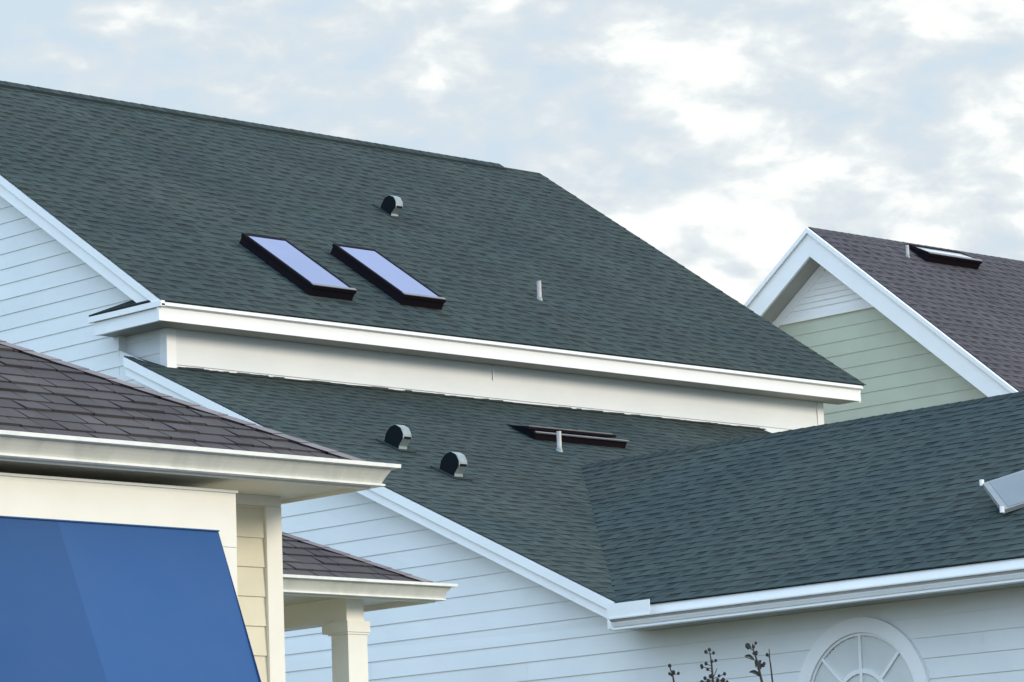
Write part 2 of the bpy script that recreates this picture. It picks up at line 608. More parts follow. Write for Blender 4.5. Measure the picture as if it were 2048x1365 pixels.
# far end rake boards
m = MB()
m.prism([V(XE - 0.035, EY + 0.06, EZ - 0.03), V(XE - 0.035, RY, RZ - 0.06), V(XE - 0.035, RY, RZ - 0.27), V(XE - 0.035, EY + 0.06, EZ - 0.20)], (0.03, 0, 0))
m.prism([V(XE - 0.034, BY - 0.06, EZ - 0.03), V(XE - 0.034, RY, RZ - 0.06), V(XE - 0.034, RY, RZ - 0.27), V(XE - 0.034, BY - 0.06, EZ - 0.20)], (0.03, 0, 0))
m.build('rake_board', M['white_trim'], house)


def rake(y0, z0, y1, z1, name, wid=0.235, zmin=None):
    mm = MB()
    k = (z1 - z0) / (y1 - y0)
    for (xa_, xb_, t0, t1) in ((XR - 0.026, XR + 0.012, -0.012, -0.100), (XR - 0.004, XR + 0.012, -0.106, -wid), (XR + 0.0125, XW + 0.02, -wid + 0.06, -wid + 0.04)):
        top0, bot0 = z0 + t0, z0 + t1
        if zmin is not None and bot0 < zmin:
            yb = y0 + (zmin - bot0) / k
            if top0 < zmin:
                ya = y0 + (zmin - top0) / k
                pts = [(ya, zmin), (y1, z1 + t0), (y1, z1 + t1), (yb, zmin)]
            else:
                pts = [(y0, top0), (y1, z1 + t0), (y1, z1 + t1), (yb, zmin), (y0, zmin)]
        else:
            pts = [(y0, top0), (y1, z1 + t0), (y1, z1 + t1), (y0, bot0)]
        mm.prism([V(xa_, y, z) for y, z in pts], (xb_ - xa_, 0, 0))
    return mm.build(name, M['white_trim'], house)


rake(EY - 0.012, EZ, RY, RZ, 'rake_board', zmin=7.903)
rake(BY, EZ, RY + 0.001, RZ, 'rake_board')
rake(21.15, lowz(21.15), 27.72, lowz(27.72), 'rake_board', wid=0.188)

# lower roof: runs down to the valley with the wing
m = MB()
c = math.sqrt(1 + LS * LS)
LY0 = 21.08
vd = V(0, 1, LS).normalized()


def valley_x(y):     # wing plane meets lower plane
    return WXE + (lowz(y) - WZE) / WS


def low_r(v):
    y = LY0 + v / c
    return (min(30.42, valley_x(y)) if y < VJ else 30.42) - XR


vj = (VJ - LY0) * c
shingles(m, V(XR - 0.02, LY0, lowz(LY0)), V(1, 0, 0), vd, lambda v: 0, lambda v: low_r(v) + 0.03, vj, 0.1425, rng)
shingles(m, V(XR - 0.02, VJ, lowz(VJ)), V(1, 0, 0), vd, lambda v: 0 if VJ + v / c < 27.74 else 2.0, lambda v: 8.92, (27.50 - VJ) * c, 0.1425, rng)
m.face([V(XR, LY0, lowz(LY0) - 0.01), V(XR + 0.01, LY0, lowz(LY0) - 0.01), V(WXR + .02, VJ + .01, lowz(VJ) - 0.01), V(30.40, VJ + .02, lowz(VJ) - 0.01), V(30.40, 27.5, lowz(27.5) - 0.01), V(XR, 27.5, lowz(27.5) - 0.01)], 0.5)
# tongue of shingles running up beside the corner, in front of the set-back wall
m.prism([V(XR - 0.01, 27.48, lowz(27.48) - 0.02), V(XB - 0.016, 27.48, lowz(27.48) - 0.02), V(XB - 0.016, 27.93, lowz(27.72) + 0.02), V(XR - 0.01, 27.73, lowz(27.73) - 0.02)], (0, 0, 0.022), tone=0.8)
# ragged step-flashing course against the wall
xx = XB + 0.11
while xx < 30.36:
    w = rng.choice((rng.uniform(0.05, 0.12), rng.uniform(0.1, 0.25)))
    h = rng.uniform(0.006, 0.019)
    m.face([V(xx, FY - 0.05, lowz(FY - 0.05) + 0.008), V(xx + w, FY - 0.05, lowz(FY - 0.05) + 0.008), V(xx + w, FY - 0.017, lowz(FY) + h), V(xx, FY - 0.017, lowz(FY) + h * rng.uniform(0.6, 1.1))], rng.uniform(0.6, 0.9))
    xx += w
lower = m.build('lower_roof', M['green_shingle'], house)
m = MB()
m.box((30.35, 21.4, 0), (30.38, FY, 4.4))
m.prism([V(30.36, 23, lowz(23) - .25), V(30.36, 27.47, lowz(27.47) - .25), V(30.36, 27.47, lowz(27.47) - 0.015), V(30.36, 23, lowz(23) - 0.015)], (0.045, 0, 0))
m.build('far_rake_board', M['white_trim'], house)

# wing roof: eave along Y, ridge along Y
m = MB()
c = math.sqrt(1 + WS * WS)
wy0 = 9.0


def valley_y(x):
    return 27.685 + (wingz(x) - 7.427) / LS


shingles(m, V(WXE, wy0, WZE), V(0, 1, 0), V(1, 0, WS), lambda v: 0, lambda v: valley_y(WXE + v / c) - wy0 + 0.015, (WXR - WXE) * c, 0.1405, rng)
m.face([V(WXE, wy0, WZE - 0.012), V(WXE, valley_y(WXE), WZE - 0.012), V(WXR, valley_y(WXR), WZR - 0.012), V(WXR, wy0, WZR - 0.012)], 0.5)
m.face([V(2 * WXR - WXE, wy0, WZE), V(2 * WXR - WXE, 21.4, WZE), V(WXR, VJ, WZR), V(WXR, wy0, WZR)], 0.9)
wing = m.build('wing_roof', M['green_shingle'], house)
m = MB()
cap_row(m, V(WXR, wy0, WZR), V(WXR, VJ - .04, WZR), V(-1, 0, -WS), V(1, 0, -WS), rng, 0.145, 0.14, 0.005, 0.62)
m.build('ridge_cap', M['green_shingle'], wing)
# wing end and back walls
m = MB()
m.face([V(XW, 8, 0), V(28.9, 8, 0), V(28.9, 8, 4.4), V(WXR, 8.0, WZR - .1), V(XW, 8, 4.4)])
m.face([V(28.9, 8, 0), V(28.9, 21.5, 0), V(28.9, 21.5, 4.4), V(28.9, 8, 4.4)])
m.build('wing_wall', M['white_siding'], house)
m = MB()
m.box((WXE + 0.012, wy0, 4.192), (WXE + 0.03, 20.98, WZE - 0.006))
m.build('fascia', M['white_trim'], house)
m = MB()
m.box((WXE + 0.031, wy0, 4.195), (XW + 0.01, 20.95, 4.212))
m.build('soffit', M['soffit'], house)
m = MB()
gutter(m, [lambda d: (WXE + 0.012 - d, 21.02, 4.188), lambda d: (WXE + 0.012 - d, wy0, 4.188)], 0.82, GUT2)
m.build('gutter', M['white_trim'], house)
m = MB()
m.box((WXE - 0.082, 20.55, 4.286), (WXE - 0.076, 21.02, 4.405))
m.box((WXE + 0.031, 20.98, 4.215), (XW - 0.015, 21.152, 4.415))
m.build('splash_guard', M['white_trim'], house)

# arched fan window in the wing wall
CY, CZ = 18.675, 3.41


def arc(r, a0=0, a1=math.pi, n=40):
    return [(r * math.cos(a0 + (a1 - a0) * i / n), r * math.sin(a0 + (a1 - a0) * i / n)) for i in range(n + 1)]


def ringstrip(mb, ra, rb, x_front, x_back, n=48, a0=0, a1=math.pi):
    A, B = arc(ra, a0, a1, n), arc(rb, a0, a1, n)
    for i in range(n):
        a, b, c_, d = A[i], A[i + 1], B[i + 1], B[i]
        f = lambda q, x: V(x, CY + q[0], CZ + q[1])
        mb.face([f(a, x_front), f(b, x_front), f(c_, x_front), f(d, x_front)])
        mb.face([f(a, x_front), f(b, x_front), f(b, x_back), f(a, x_back)])
        mb.face([f(d, x_front), f(c_, x_front), f(c_, x_back), f(d, x_back)])


m = MB()
ringstrip(m, 0.575, 0.695, XW - 0.046, XW)
for s in (-1, 1):
    ys = sorted((CY + s * 0.575, CY + s * 0.695))
    m.box((XW - 0.046, ys[0], 1.75), (XW, ys[1], CZ))
m.box((XW - 0.06, CY - 0.72, 1.68), (XW, CY + 0.72, 1.75))
win = m.build('window', M['white_trim'], house)
m = MB()
ringstrip(m, 0.552, 0.575, XW - 0.028, XW - 0.004)
ringstrip(m, 0.255, 0.29, XW - 0.030, XW - 0.004)
for k in range(0, 5):
    an = math.pi * k / 4
    dv, pv = V(0, math.cos(an), math.sin(an)), V(0, -math.sin(an), math.cos(an))
    ra, rb = (0.285, 0.555) if k != 2 else (0.0, 0.555)
    a, b = V(XW - 0.031, CY, CZ) + dv * ra, V(XW - 0.031, CY, CZ) + dv * rb
    m.prism([a - pv * 0.013, b - pv * 0.013, b + pv * 0.013, a + pv * 0.013], (0.026, 0, 0))
m.box((XW - 0.034, CY - 0.574, CZ - 0.05), (XW - 0.004, CY + 0.574, CZ - 0.005))
for yy in (CY - 0.55, CY - 0.012, CY + 0.526):
    m.box((XW - 0.031, yy, 1.75), (XW - 0.004, yy + 0.024, CZ - 0.05))
m.build('muntin', M['white_trim'], win)
m = MB()
zz = 1.76
while zz < CZ + 0.55:
    h = min(0.024, CZ + 0.56 - zz)
    hw = 0.56 if zz < CZ else math.sqrt(max(0.0004, 0.56 ** 2 - (zz + h - CZ) ** 2))
    m.face([V(XW - 0.0145, CY - hw, zz), V(XW - 0.0145, CY + hw, zz), V(XW - 0.0168, CY + hw, zz + h), V(XW - 0.0168, CY - hw, zz + h)])
    zz += 0.024
m.build('pane', M['pane'], win)


# roof fittings ----------------------------------------------------
def skylight(parent, x0, x1, y0, y1, pz, slope, h, glassm, hb=None, sub=True, xf=None, rail='bronze_rail'):
    hb = h if hb is None else hb
    nv_ = V(0, -slope, 1).normalized()

    def P(x, y, hh):
        return V(x, y, pz(y)) + nv_ * hh
    mm = MB()
    o_ = 0.007
    low_ = [P(x0, y0, -0.02), P(x1, y0, -0.02), P(x1, y1, -0.02), P(x0, y1, -0.02)]
    topo = [P(x0, y0, h - 0.02), P(x1, y0, h - 0.02), P(x1, y1, hb - 0.02), P(x0, y1, hb - 0.02)]
    for i in range(4):
        j = (i + 1) % 4
        mm.face([low_[i], low_[j], topo[j], topo[i]])
    mm.face(topo)
    ou = [P(x0 - o_, y0 - o_, h - 0.035), P(x1 + o_, y0 - o_, h - 0.035), P(x1 + o_, y1 + o_, hb - 0.035), P(x0 - o_, y1 + o_, hb - 0.035)]
    ov = [P(x0 - o_, y0 - o_, h), P(x1 + o_, y0 - o_, h), P(x1 + o_, y1 + o_, hb), P(x0 - o_, y1 + o_, hb)]
    wi = 0.035
    inn = [P(x0 + wi - o_, y0 + wi, h), P(x1 - wi + o_, y0 + wi, h), P(x1 - wi + o_, y1 - wi, hb), P(x0 + wi - o_, y1 - wi, hb)]
    for i in range(4):
        j = (i + 1) % 4
        mm.face([ou[i], ou[j], ov[j], ov[i]])
        mm.face([ov[i], ov[j], inn[j], inn[i]])
        dn = nv_ * -0.006
        mm.face([inn[i], inn[j], inn[j] + dn, inn[i] + dn])
    mm.face(ou[::-1])
    s_ = mm.build('skylight', M['bronze'], parent, xf)
    gg = MB()
    gg.face([q + nv_ * -0.004 for q in inn])
    gg.build('glass', glassm, s_, xf)
    rr = MB()
    a, b = P(x0 - o_, y0 - o_ - 0.002, h + 0.002), P(x1 + o_, y0 - o_ - 0.002, h + 0.002)
    up_ = V(0, 1, slope).normalized()
    rr.prism([a, b, b + up_ * 0.05, a + up_ * 0.05], nv_ * 0.006)
    rr.build('rail', M[rail], s_, xf)
    return s_


skylight(house, 23.83, 24.41, 27.66, 28.76, mainz, SL, 0.125, M['sky_glass'])
skylight(house, 25.14, 25.72, 27.72, 28.82, mainz, SL, 0.125, M['sky_glass'])
# venting skylight low roof: curb with a raised sash
nvl = V(0, -LS, 1).normalized()
m = MB()


def PL(x, y, h):
    return V(x, y, lowz(y)) + nvl * h


a = [PL(25.399, 26.042, -.01), PL(26.699, 26.042, -.01), PL(26.779, 26.552, -.01), PL(25.479, 26.552, -.01)]
b = [PL(25.399, 26.042, .082), PL(26.699, 26.042, .082), PL(26.779, 26.552, .004), PL(25.479, 26.552, .004)]
for i in range(4):
    j = (i + 1) % 4
    m.face([a[i], a[j], b[j], b[i]])
m.face(b)
sk = m.build('skylight', M['bronze'], house)
m = MB()
m.prism([PL(25.379, 26.027, .078), PL(26.719, 26.027, .078), PL(26.719, 26.054, .080), PL(25.379, 26.054, .080)], nvl * 0.012)
m.build('rail', M['bronze_rail'], sk)
m = MB()
q = [V(25.384, 26.127, 6.8030), V(26.659, 26.127, 6.8030), V(26.659, 26.452, 6.8630), V(25.459, 26.452, 6.8630)]
m.prism(q, (0, -0.003, 0.026))
m.build('sash', M['bronze'], sk)
m = MB()
q = [V(25.399, 26.118, 6.8280), V(26.599, 26.118, 6.8280), V(26.599, 26.137, 6.8360), V(25.399, 26.137, 6.8360)]
m.prism(q, (0, -0.002, 0.008))
m.build('rail', M['bronze_rail'], sk)
m = MB()
m.face([V(25.479, 26.162, 6.8405), V(26.599, 26.162, 6.8405), V(26.599, 26.422, 6.8880), V(25.519, 26.422, 6.8880)])
m.build('glass', M['dark_glass'], sk)
m = MB()
m.face([PL(25.396, 26.042, .02), PL(25.459, 26.512, .0), V(25.454, 26.452, 6.8880), V(25.382, 26.127, 6.8230)])
m.build('side_gap_shade', M['void'], sk)  # dark sheet standing in for the shaded gap beside the raised sash


def roof_vent(bx, by, bz, prof):
    t = 0.105
    mm = MB()
    pr = [V(bx + 0.0, by + y, bz + z) for y, z in prof]
    sm = []
    n = len(pr)
    for i in range(n):           # round the outline a little
        a_, b_ = pr[i], pr[(i + 1) % n]
        sm += [a_.lerp(b_, 0.12), a_.lerp(b_, 0.5), a_.lerp(b_, 0.88)]
    cen = sum(sm, V(0, 0, 0)) / len(sm)
    e = V(t, 0, 0)
    k = len(sm)
    inner = [p.lerp(cen, 0.09) for p in sm]
    for i in range(k):
        j = (i + 1) % k
        mm.face([sm[i], sm[j], sm[j] + e, sm[i] + e])
        mm.face([sm[i], sm[j], inner[j], inner[i]], 0.5)
        mm.face([inner[i], inner[j], inner[j] + e * 0.2, inner[i] + e * 0.2])
    mm.face([p + e for p in sm])
    fl = [V(bx - 0.06, by - 0.05, bz - 0.03), V(bx + t + 0.07, by - 0.05, bz - 0.03)]
    v_ = mm.build('roof_vent', M['hood'], house)
    k_ = SL if bz > 8 else LS
    ff_ = MB()
    ff_.prism([V(bx + u_, by + w_, bz + k_ * w_ - 0.012) for u_, w_ in ((-0.03, -0.05), (t + 0.07, -0.05), (t + 0.07, 0.30), (-0.03, 0.30))], V(0, -k_, 1).normalized() * 0.024, tone=0.7)
    ff_.build('flange', M['green_shingle'], v_)
    dd = MB()
    dd.face([p.lerp(cen, 0.02) - e * 0.015 for p in sm])
    y6, z6 = prof[6]
    y7, z7 = prof[7]
    dd.face([V(bx + 0.012, by + y6 - 0.001, bz + z6 + 0.012), V(bx + t - 0.006, by + y6 - 0.001, bz + z6 + 0.012), V(bx + t - 0.006, by + y7 - 0.002, bz + z7 + 0.012), V(bx + 0.012, by + y7 - 0.002, bz + z7 + 0.012)])
    dd.face([V(bx + 0.012, by + y6 - 0.003, bz + z6 + 0.018), V(bx + t - 0.006, by + y6 - 0.003, bz + z6 + 0.018), V(bx + t - 0.006, by + y6 - 0.003, bz + z6 - 0.004), V(bx + 0.012, by + y6 - 0.003, bz + z6 - 0.004)])
    dd.build('opening', M['void'], v_)
    return v_


P1 = [(.179, .144), (.151, .191), (.098, .245), (.022, .259), (-.052, .225), (-.087, .167), (-.084, .100), (-.045, .072), (-.002, .040), (.0, .0), (.02, -.02), (.19, .10)]
P2 = [(.206, .099), (.177, .186), (.115, .240), (.039, .253), (-.035, .214), (-.069, .154), (-.067, .106), (-.032, .069), (-.005, .040), (.0, .0), (.02, -.02), (.21, .07)]
roof_vent(27.246, 30.154, 9.891, P1)
roof_vent(22.761, 25.184, 6.295, P2)
roof_vent(22.741, 24.404, 5.941, P2)


def pipe(x, y, z, h, parent=house, r=0.025, xf=None):
    mm = MB()
    mm.tube([V(x, y, z - 0.05), V(x, y, z + h)], r, 12, False)
    mm.tube([V(x, y, z + h), V(x, y, z + h - 0.03)], r * 0.8, 12, True)
    p_ = mm.build('vent_pipe', M['pvc'], parent, xf, smooth=False)
    bb = MB()
    bb.tube([V(x, y + .01, z - 0.03), V(x, y, z + 0.028)], [r * 2.0, r * 1.15], 12, False)
    bb.build('boot', M['hood'], p_, xf)
    return p_


pipe(27.795, 28.346, 8.707, 0.212)
pipe(25.409, 25.706, 6.531, 0.198, r=0.024)

# ================================================================== PALE PANEL ON THE WING ROOF
pt = thing('roof_panel', 'pale grey flat rectangular panel propped at a slant on the dark green wing roof at the right edge', 'panel', (22.45, 17.9, 4.95))
TL, BL, TR = V(22.697, 18.148, 5.173), V(22.477, 17.787, 4.908), V(23.358, 17.884, 5.383)
sh = V(-0.303, -0.228, -0.048)
TL, BL, TR = TL + sh, BL + sh, TR + sh
BR = TR + BL - TL
nn = (TR - TL).cross(BL - TL).normalized()
if nn.dot(fw) > 0:
    nn = -nn
m = MB()
m.prism([TL, TR, BR, BL], nn * -0.035)
m.build('panel_edge', M['panel_edge'], pt)
m = MB()
e1, e2 = (TR - TL).normalized(), (BL - TL).normalized()
m.prism([TL + e1 * .055 + e2 * .02 + nn * .003, TR + e2 * .02 + nn * .003, BR - e2 * .02 + nn * .003, BL + e1 * .055 - e2 * .02 + nn * .003], nn * -0.002)
m.build('panel_face', M['panel'], pt)
for q in (TL, BL):
    m = MB()
    m.box(q + V(-0.018, -0.006, -0.02), q + V(0.012, 0.016, 0.028))
    m.build('corner_clip', M['white_trim'], pt)
for q in (TL.lerp(BL, 0.2) + e1 * 0.1, BL.lerp(TL, 0.2) + e1 * 0.1, TR.lerp(BR, 0.2) - e1 * 0.1, BR.lerp(TR, 0.2) - e1 * 0.1):
    m = MB()
    q = q - nn * 0.035
    m.tube([q, V(q.x + 0.05, q.y + 0.03, wingz(q.x + 0.05) - 0.01)], 0.012, 8)
    m.build('leg', M['bronze'], pt)

# ================================================================== CREAM COTTAGE (front left)
rng = random.Random(21)
FYC, XC, GZ = 15.127, 13.452, 4.236
cot = thing('cream_cottage', 'nearest cream cottage with brown hip roof, white gutter and a big blue awning', 'house', (12.5, 15.6, 0))
HS = 0.53


def hip_roof(parent, x0, xc, yf, yb, z0, slope, rngx, name='roof', ridgecap=0.9):
    half = (yb - yf) / 2
    c_ = math.sqrt(1 + slope * slope)
    mm = MB()
    shingles(mm, V(x0, yf, z0), V(1, 0, 0), V(0, 1, slope), lambda v: 0, lambda v: xc - x0 - v / c_, half * c_, 0.152, rngx, 'tab', 0.013, 0.007)
    shingles(mm, V(xc, yf, z0), V(0, 1, 0), V(-1, 0, slope), lambda v: v / c_, lambda v: yb - yf - v / c_, half * c_, 0.152, rngx, 'tab', 0.013, 0.007)
    zt = z0 + slope * half
    d = -0.008
    mm.face([V(x0, yf, z0 + d), V(xc, yf, z0 + d), V(xc - half, yf + half, zt + d), V(x0, yf + half, zt + d)], 0.25)
    mm.face([V(xc, yf, z0 + d), V(xc, yb, z0 + d), V(xc - half, yf + half, zt + d)], 0.25)
    mm.face([V(x0, yb, z0), V(xc, yb, z0), V(xc - half, yf + half, zt), V(x0, yf + half, zt)], 0.9)
    r_ = mm.build(name, M['brown_shingle'], parent)
    hh = MB()
    cap_row(hh, V(xc, yf, z0 + 0.006), V(xc - half, yf + half, zt + 0.012), V(-1, 0.0, 0) * 1 + V(0.0, 0, 0), V(0, 1, 0), rngx, 0.155, 0.10, 0.014, ridgecap)
    return r_, half, zt


def hipcap(parent, xc, yf, z0, half, slope, rngx):
    hh = MB()
    n = int(half * 1.5 / 0.16)
    for i in range(n):
        t0, t1 = half * i / n, half * (i + 1.1) / n
        a = V(xc - t0, yf + t0, z0 + slope * t0)
        b = V(xc - t1, yf + t1, z0 + slope * t1)
        w = 0.085
        ra, rb = 0.026, 0.0225
        # two sheets, one lying on each slope, folded over the hip
        fa, fb = V(-w, -0.0, 0), V(-w, 0, 0)
        sa, sb = V(0.0, w, 0), V(0, w, 0)
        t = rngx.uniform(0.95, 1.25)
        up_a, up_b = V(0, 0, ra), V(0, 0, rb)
        hh.face([a + up_a, b + up_b, b + fb + V(0, 0, rb - 0.006), a + fa + V(0, 0, ra - 0.006)], t * 2.6)  # lit side of the cap: extra brightness painted into the tone
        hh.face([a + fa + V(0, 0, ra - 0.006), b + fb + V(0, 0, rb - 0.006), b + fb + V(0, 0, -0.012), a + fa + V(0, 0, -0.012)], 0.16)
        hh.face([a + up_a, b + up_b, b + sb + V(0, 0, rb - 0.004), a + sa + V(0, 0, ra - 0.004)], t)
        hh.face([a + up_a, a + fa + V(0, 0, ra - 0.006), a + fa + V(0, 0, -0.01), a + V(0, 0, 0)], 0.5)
    return hh.build('hip_cap', M['brown_shingle'], parent)


rf, half, zt = hip_roof(cot, 6.0, XC - 0.03, FYC - 0.012, 19.3, 4.355, HS, rng)
hipcap(rf, XC - 0.03, FYC - 0.012, 4.355, half, HS, rng)
m = MB()
m.box((6.0, FYC + 0.001, GZ - 0.012), (XC - 0.001, FYC + 0.02, 4.345))
m.box((XC - 0.02, FYC + 0.021, GZ - 0.012), (XC - 0.0005, 19.3, 4.345))
m.build('fascia', M['cream_trim'], cot)
m = MB()
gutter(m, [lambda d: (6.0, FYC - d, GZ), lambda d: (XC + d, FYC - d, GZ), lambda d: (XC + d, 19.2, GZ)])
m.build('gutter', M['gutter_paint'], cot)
SZ = 4.241
m = MB()
m.box((6.0, FYC + 0.021, SZ), (XC - 0.021, 19.2, SZ + 0.016))
m.build('soffit', M['cream_trim'], cot)
# main wall
WYC, WXC = 15.76, 13.285
m = MB()
ez = [3.999 - 0.1672 * k for k in range(-2, 24)][::-1]
siding(m, 0, 0, ez, lambda u, z, o_: V(u, WYC - o_, z), lambda z: (6.3, WXC - 0.02), lip=0.012)
siding(m, 0, 0, ez, lambda u, z, o_: V(WXC - 0.012 + o_, u, z), lambda z: (WYC, 18.9), lip=0.012)
m.face([V(6.3, WYC, 0), V(6.3, 18.9, 0), V(6.3, 18.9, 4.26), V(6.3, WYC, 4.26)])
m.face([V(6.3, 18.9, 0), V(WXC - 0.03, 18.9, 0), V(WXC - 0.03, 18.9, 4.26), V(6.3, 18.9, 4.26)])
m.build('wall', M['cream_siding'], cot)
m = MB()
m.box((WXC - 0.095, WYC - 0.028, 0), (WXC, WYC - 0.001, 4.180))
m.box((WXC - 0.0005, WYC - 0.027, 0), (WXC + 0.018, WYC + 0.07, 4.180))
m.build('corner_board', M['cream_trim'], cot)
m = MB()
m.box((12.92, WYC - 0.024, 4.182), (WXC + 0.0, WYC - 0.001, SZ - 0.001))
m.box((WXC + 0.0005, WYC - 0.0235, 4.182), (WXC + 0.02, 18.9, SZ - 0.001))
m.build('frieze_board', M['cream_trim'], cot)
# projecting bay that carries the awning
BYC = 15.27
m = MB()
m.box((6.5, BYC, 3.868), (12.588, WYC - 0.03, 4.178))
m.box((12.42, BYC + 0.003, 0.0), (12.588, WYC - 0.03, 3.866))
m.box((6.5, BYC - 0.010, 4.166), (12.598, BYC - 0.0005, 4.180))
m.build('bay_casing', M['cream_trim'], cot)
m = MB()
m.face([V(6.5, BYC + 0.07, 0), V(12.42, BYC + 0.07, 0), V(12.42, BYC + 0.07, 3.868), V(6.5, BYC + 0.07, 3.868)])
m.build('bay_glass', M['dark_glass'], cot)
# awning
m = MB()
AZ0, AY0 = 3.9505, BYC - 0.006
sl = (15.151 - 15.49) / (3.123 - 3.976)         # outward run per metre of drop
AL = 1.55
seams = [7.2, 8.55, 9.95, 11.372, 12.454]
nseg, nd = 10, 14
for i in range(len(seams) - 1):
    xa, xb = seams[i], seams[i + 1]
    for k in range(nseg):
        for d in range(nd):
            def pt_(s, t):
                x = xa + (xb - xa) * s
                ff = (0.0, -0.05, 0.30, -0.10, 0.03)
                dy = -0.010 * math.sin(math.pi * s) * math.sin(math.pi * t) + t * (ff[i] * (1 - s) + ff[i + 1] * s)
                return V(x, AY0 - AL * t * sl + dy, AZ0 - AL * t)
            m.face([pt_(k / nseg, d / nd), pt_((k + 1) / nseg, d / nd), pt_((k + 1) / nseg, (d + 1) / nd), pt_(k / nseg, (d + 1) / nd)], (1.0, 0.97, 0.87, 1.0)[i])  # panel tones imitate light through the canvas, darkest left of the last seam
# side gusset and valance
m.face([V(12.454, AY0, AZ0), V(12.454, AY0, AZ0 - AL), V(12.454, AY0 - AL * sl, AZ0 - AL)])
m.face([V(7.2, AY0, AZ0), V(7.2, AY0, AZ0 - AL), V(7.2, AY0 - AL * sl, AZ0 - AL)])
yb_, zb_ = AY0 - AL * sl - 0.004, AZ0 - AL
m.face([V(7.2, yb_, zb_), V(12.454, yb_, zb_), V(12.454, yb_ - 0.01, zb_ - 0.2), V(7.2, yb_ - 0.01, zb_ - 0.2)])
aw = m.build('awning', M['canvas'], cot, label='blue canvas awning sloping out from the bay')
m = MB()
for q0, q1 in ((V(12.38, AY0 - .0, AZ0 - 0.05), V(12.38, AY0 - AL * sl + 0.09, zb_)), (V(7.23, AY0 - .02, AZ0 - .04), V(7.23, AY0 - AL * sl + .03, zb_)), (V(7.23, AY0 - AL * sl + .03, zb_), V(12.38, AY0 - AL * sl + 0.09, zb_))):
    m.tube([q0, q1], 0.012, 8)
m.build('awning_frame', M['bronze_rail'], aw)
m = MB()
m.box((7.2, AY0 - 0.012, AZ0 - 0.004), (12.454, AY0 + 0.0, AZ0 + 0.003))
m.build('head_rail', M['canvas'], aw)

# ================================================================== CREAM PORCH (behind)
rng = random.Random(33)
por = thing('cream_porch', 'smaller cream porch building behind the cottage with brown hip roof on one square column', 'house', (17.87, 20.4, 0))
FY2, XC2, GZ2 = 20.06, 18.455, 4.236
rf2, half2, zt2 = hip_roof(por, 14.6, XC2 - 0.03, FY2 - 0.012, 24.4, 4.355, HS, rng)
hipcap(rf2, XC2 - 0.03, FY2 - 0.012, 4.355, half2, HS, rng)
m = MB()
m.box((14.6, FY2 + 0.001, GZ2 - 0.012), (XC2 - 0.001, FY2 + 0.02, 4.345))
m.box((XC2 - 0.02, FY2 + 0.021, GZ2 - 0.012), (XC2 - 0.0005, 24.4, 4.345))
m.build('fascia', M['cream_trim'], por)
m = MB()
gutter(m, [lambda d: (14.6, FY2 - d, GZ2), lambda d: (XC2 + d, FY2 - d, GZ2), lambda d: (XC2 + d, 24.4, GZ2)])
m.build('gutter', M['gutter_paint'], por)
m = MB()
m.box((14.6, FY2 + 0.021, 4.262), (XC2 - 0.021, 24.4, 4.278))
m.build('soffit', M['cream_trim'], por)
m = MB()
BX0, BX1, BYF = 17.775, 17.945, 20.30
m.box((BX0, BYF, 4.085), (BX1, 24.2, 4.261))
m.build('beam', M['cream_trim'], por)
m = MB()
m.box((BX0 - 0.005, BYF - 0.015, 0.0), (BX0 + 0.185, BYF + 0.175, 4.0))
m.box((BX0 - 0.02, BYF - 0.03, 0.0), (BX0 + 0.2, BYF + 0.19, 0.25))
col = m.build('column', M['cream_trim'], por)
m = MB()
m.box((BX0 - 0.022, BYF - 0.032, 4.001), (BX0 + 0.202, BYF + 0.26, 4.084))
m.box((BX0 - 0.014, BYF - 0.024, 3.985), (BX0 + 0.194, BYF + 0.20, 4.0005))
m.build('capital', M['cream_trim'], col)
m = MB()
m.box((15.0, 20.5, 0), (16.35, 24.2, 4.261))
m.build('wall', M['cream_siding'], por)

# ================================================================== SAGE GREEN HOUSE (right, behind)
rng = random.Random(45)
AX = V(34.111, 29.859, 10.483)
TH = R(-0.6)
XF = Matrix.Translation(AX) @ Matrix.Rotation(TH, 4, 'Z')
gh = thing('green_house', 'sage green gabled house with a slate grey roof behind the white house', 'house', (38.0, 29.9, 0))
SRt, SLt = 0.787, 0.715
LEN = 9.0
# local frame: x along ridge, y to the left, z from apex
m = MB()
c = math.sqrt(1 + SRt ** 2)
run = 4.4
shingles(m, V(0, -run, -SRt * run), V(1, 0, 0), V(0, 1, SRt), lambda v: 0, lambda v: LEN, run * c, 0.145, rng, 'tooth', 0.008)
m.face([V(0, -run, -SRt * run - .012), V(LEN, -run, -SRt * run - .012), V(LEN, 0, -.012), V(0, 0, -.012)], 0.5)
m.face([V(0, run, -SLt * run), V(LEN, run, -SLt * run), V(LEN, 0, 0), V(0, 0, 0)], 0.9)
grf = m.build('roof', M['slate_shingle'], gh, XF)
m = MB()
cap_row(m, V(0.0, 0, 0.0), V(LEN, 0, 0), V(0, -1, -SRt), V(0, 1, -SLt), rng, 0.15, 0.13, 0.004, 0.85)
m.build('ridge_cap', M['slate_shingle'], grf, XF)


def gz(y):
    return -SRt * abs(y) if y < 0 else -SLt * y


def rakeboard(x0_, x1_, y0, y1, t0, t1, name, mt, par):
    mm = MB()
    mm.prism([V(x0_, y0, gz(y0) + t0), V(x0_, y1, gz(y1) + t0), V(x0_, y1, gz(y1) + t1), V(x0_, y0, gz(y0) + t1)], (x1_ - x0_, 0, 0))
    return mm.build(name, M[mt], par, XF)


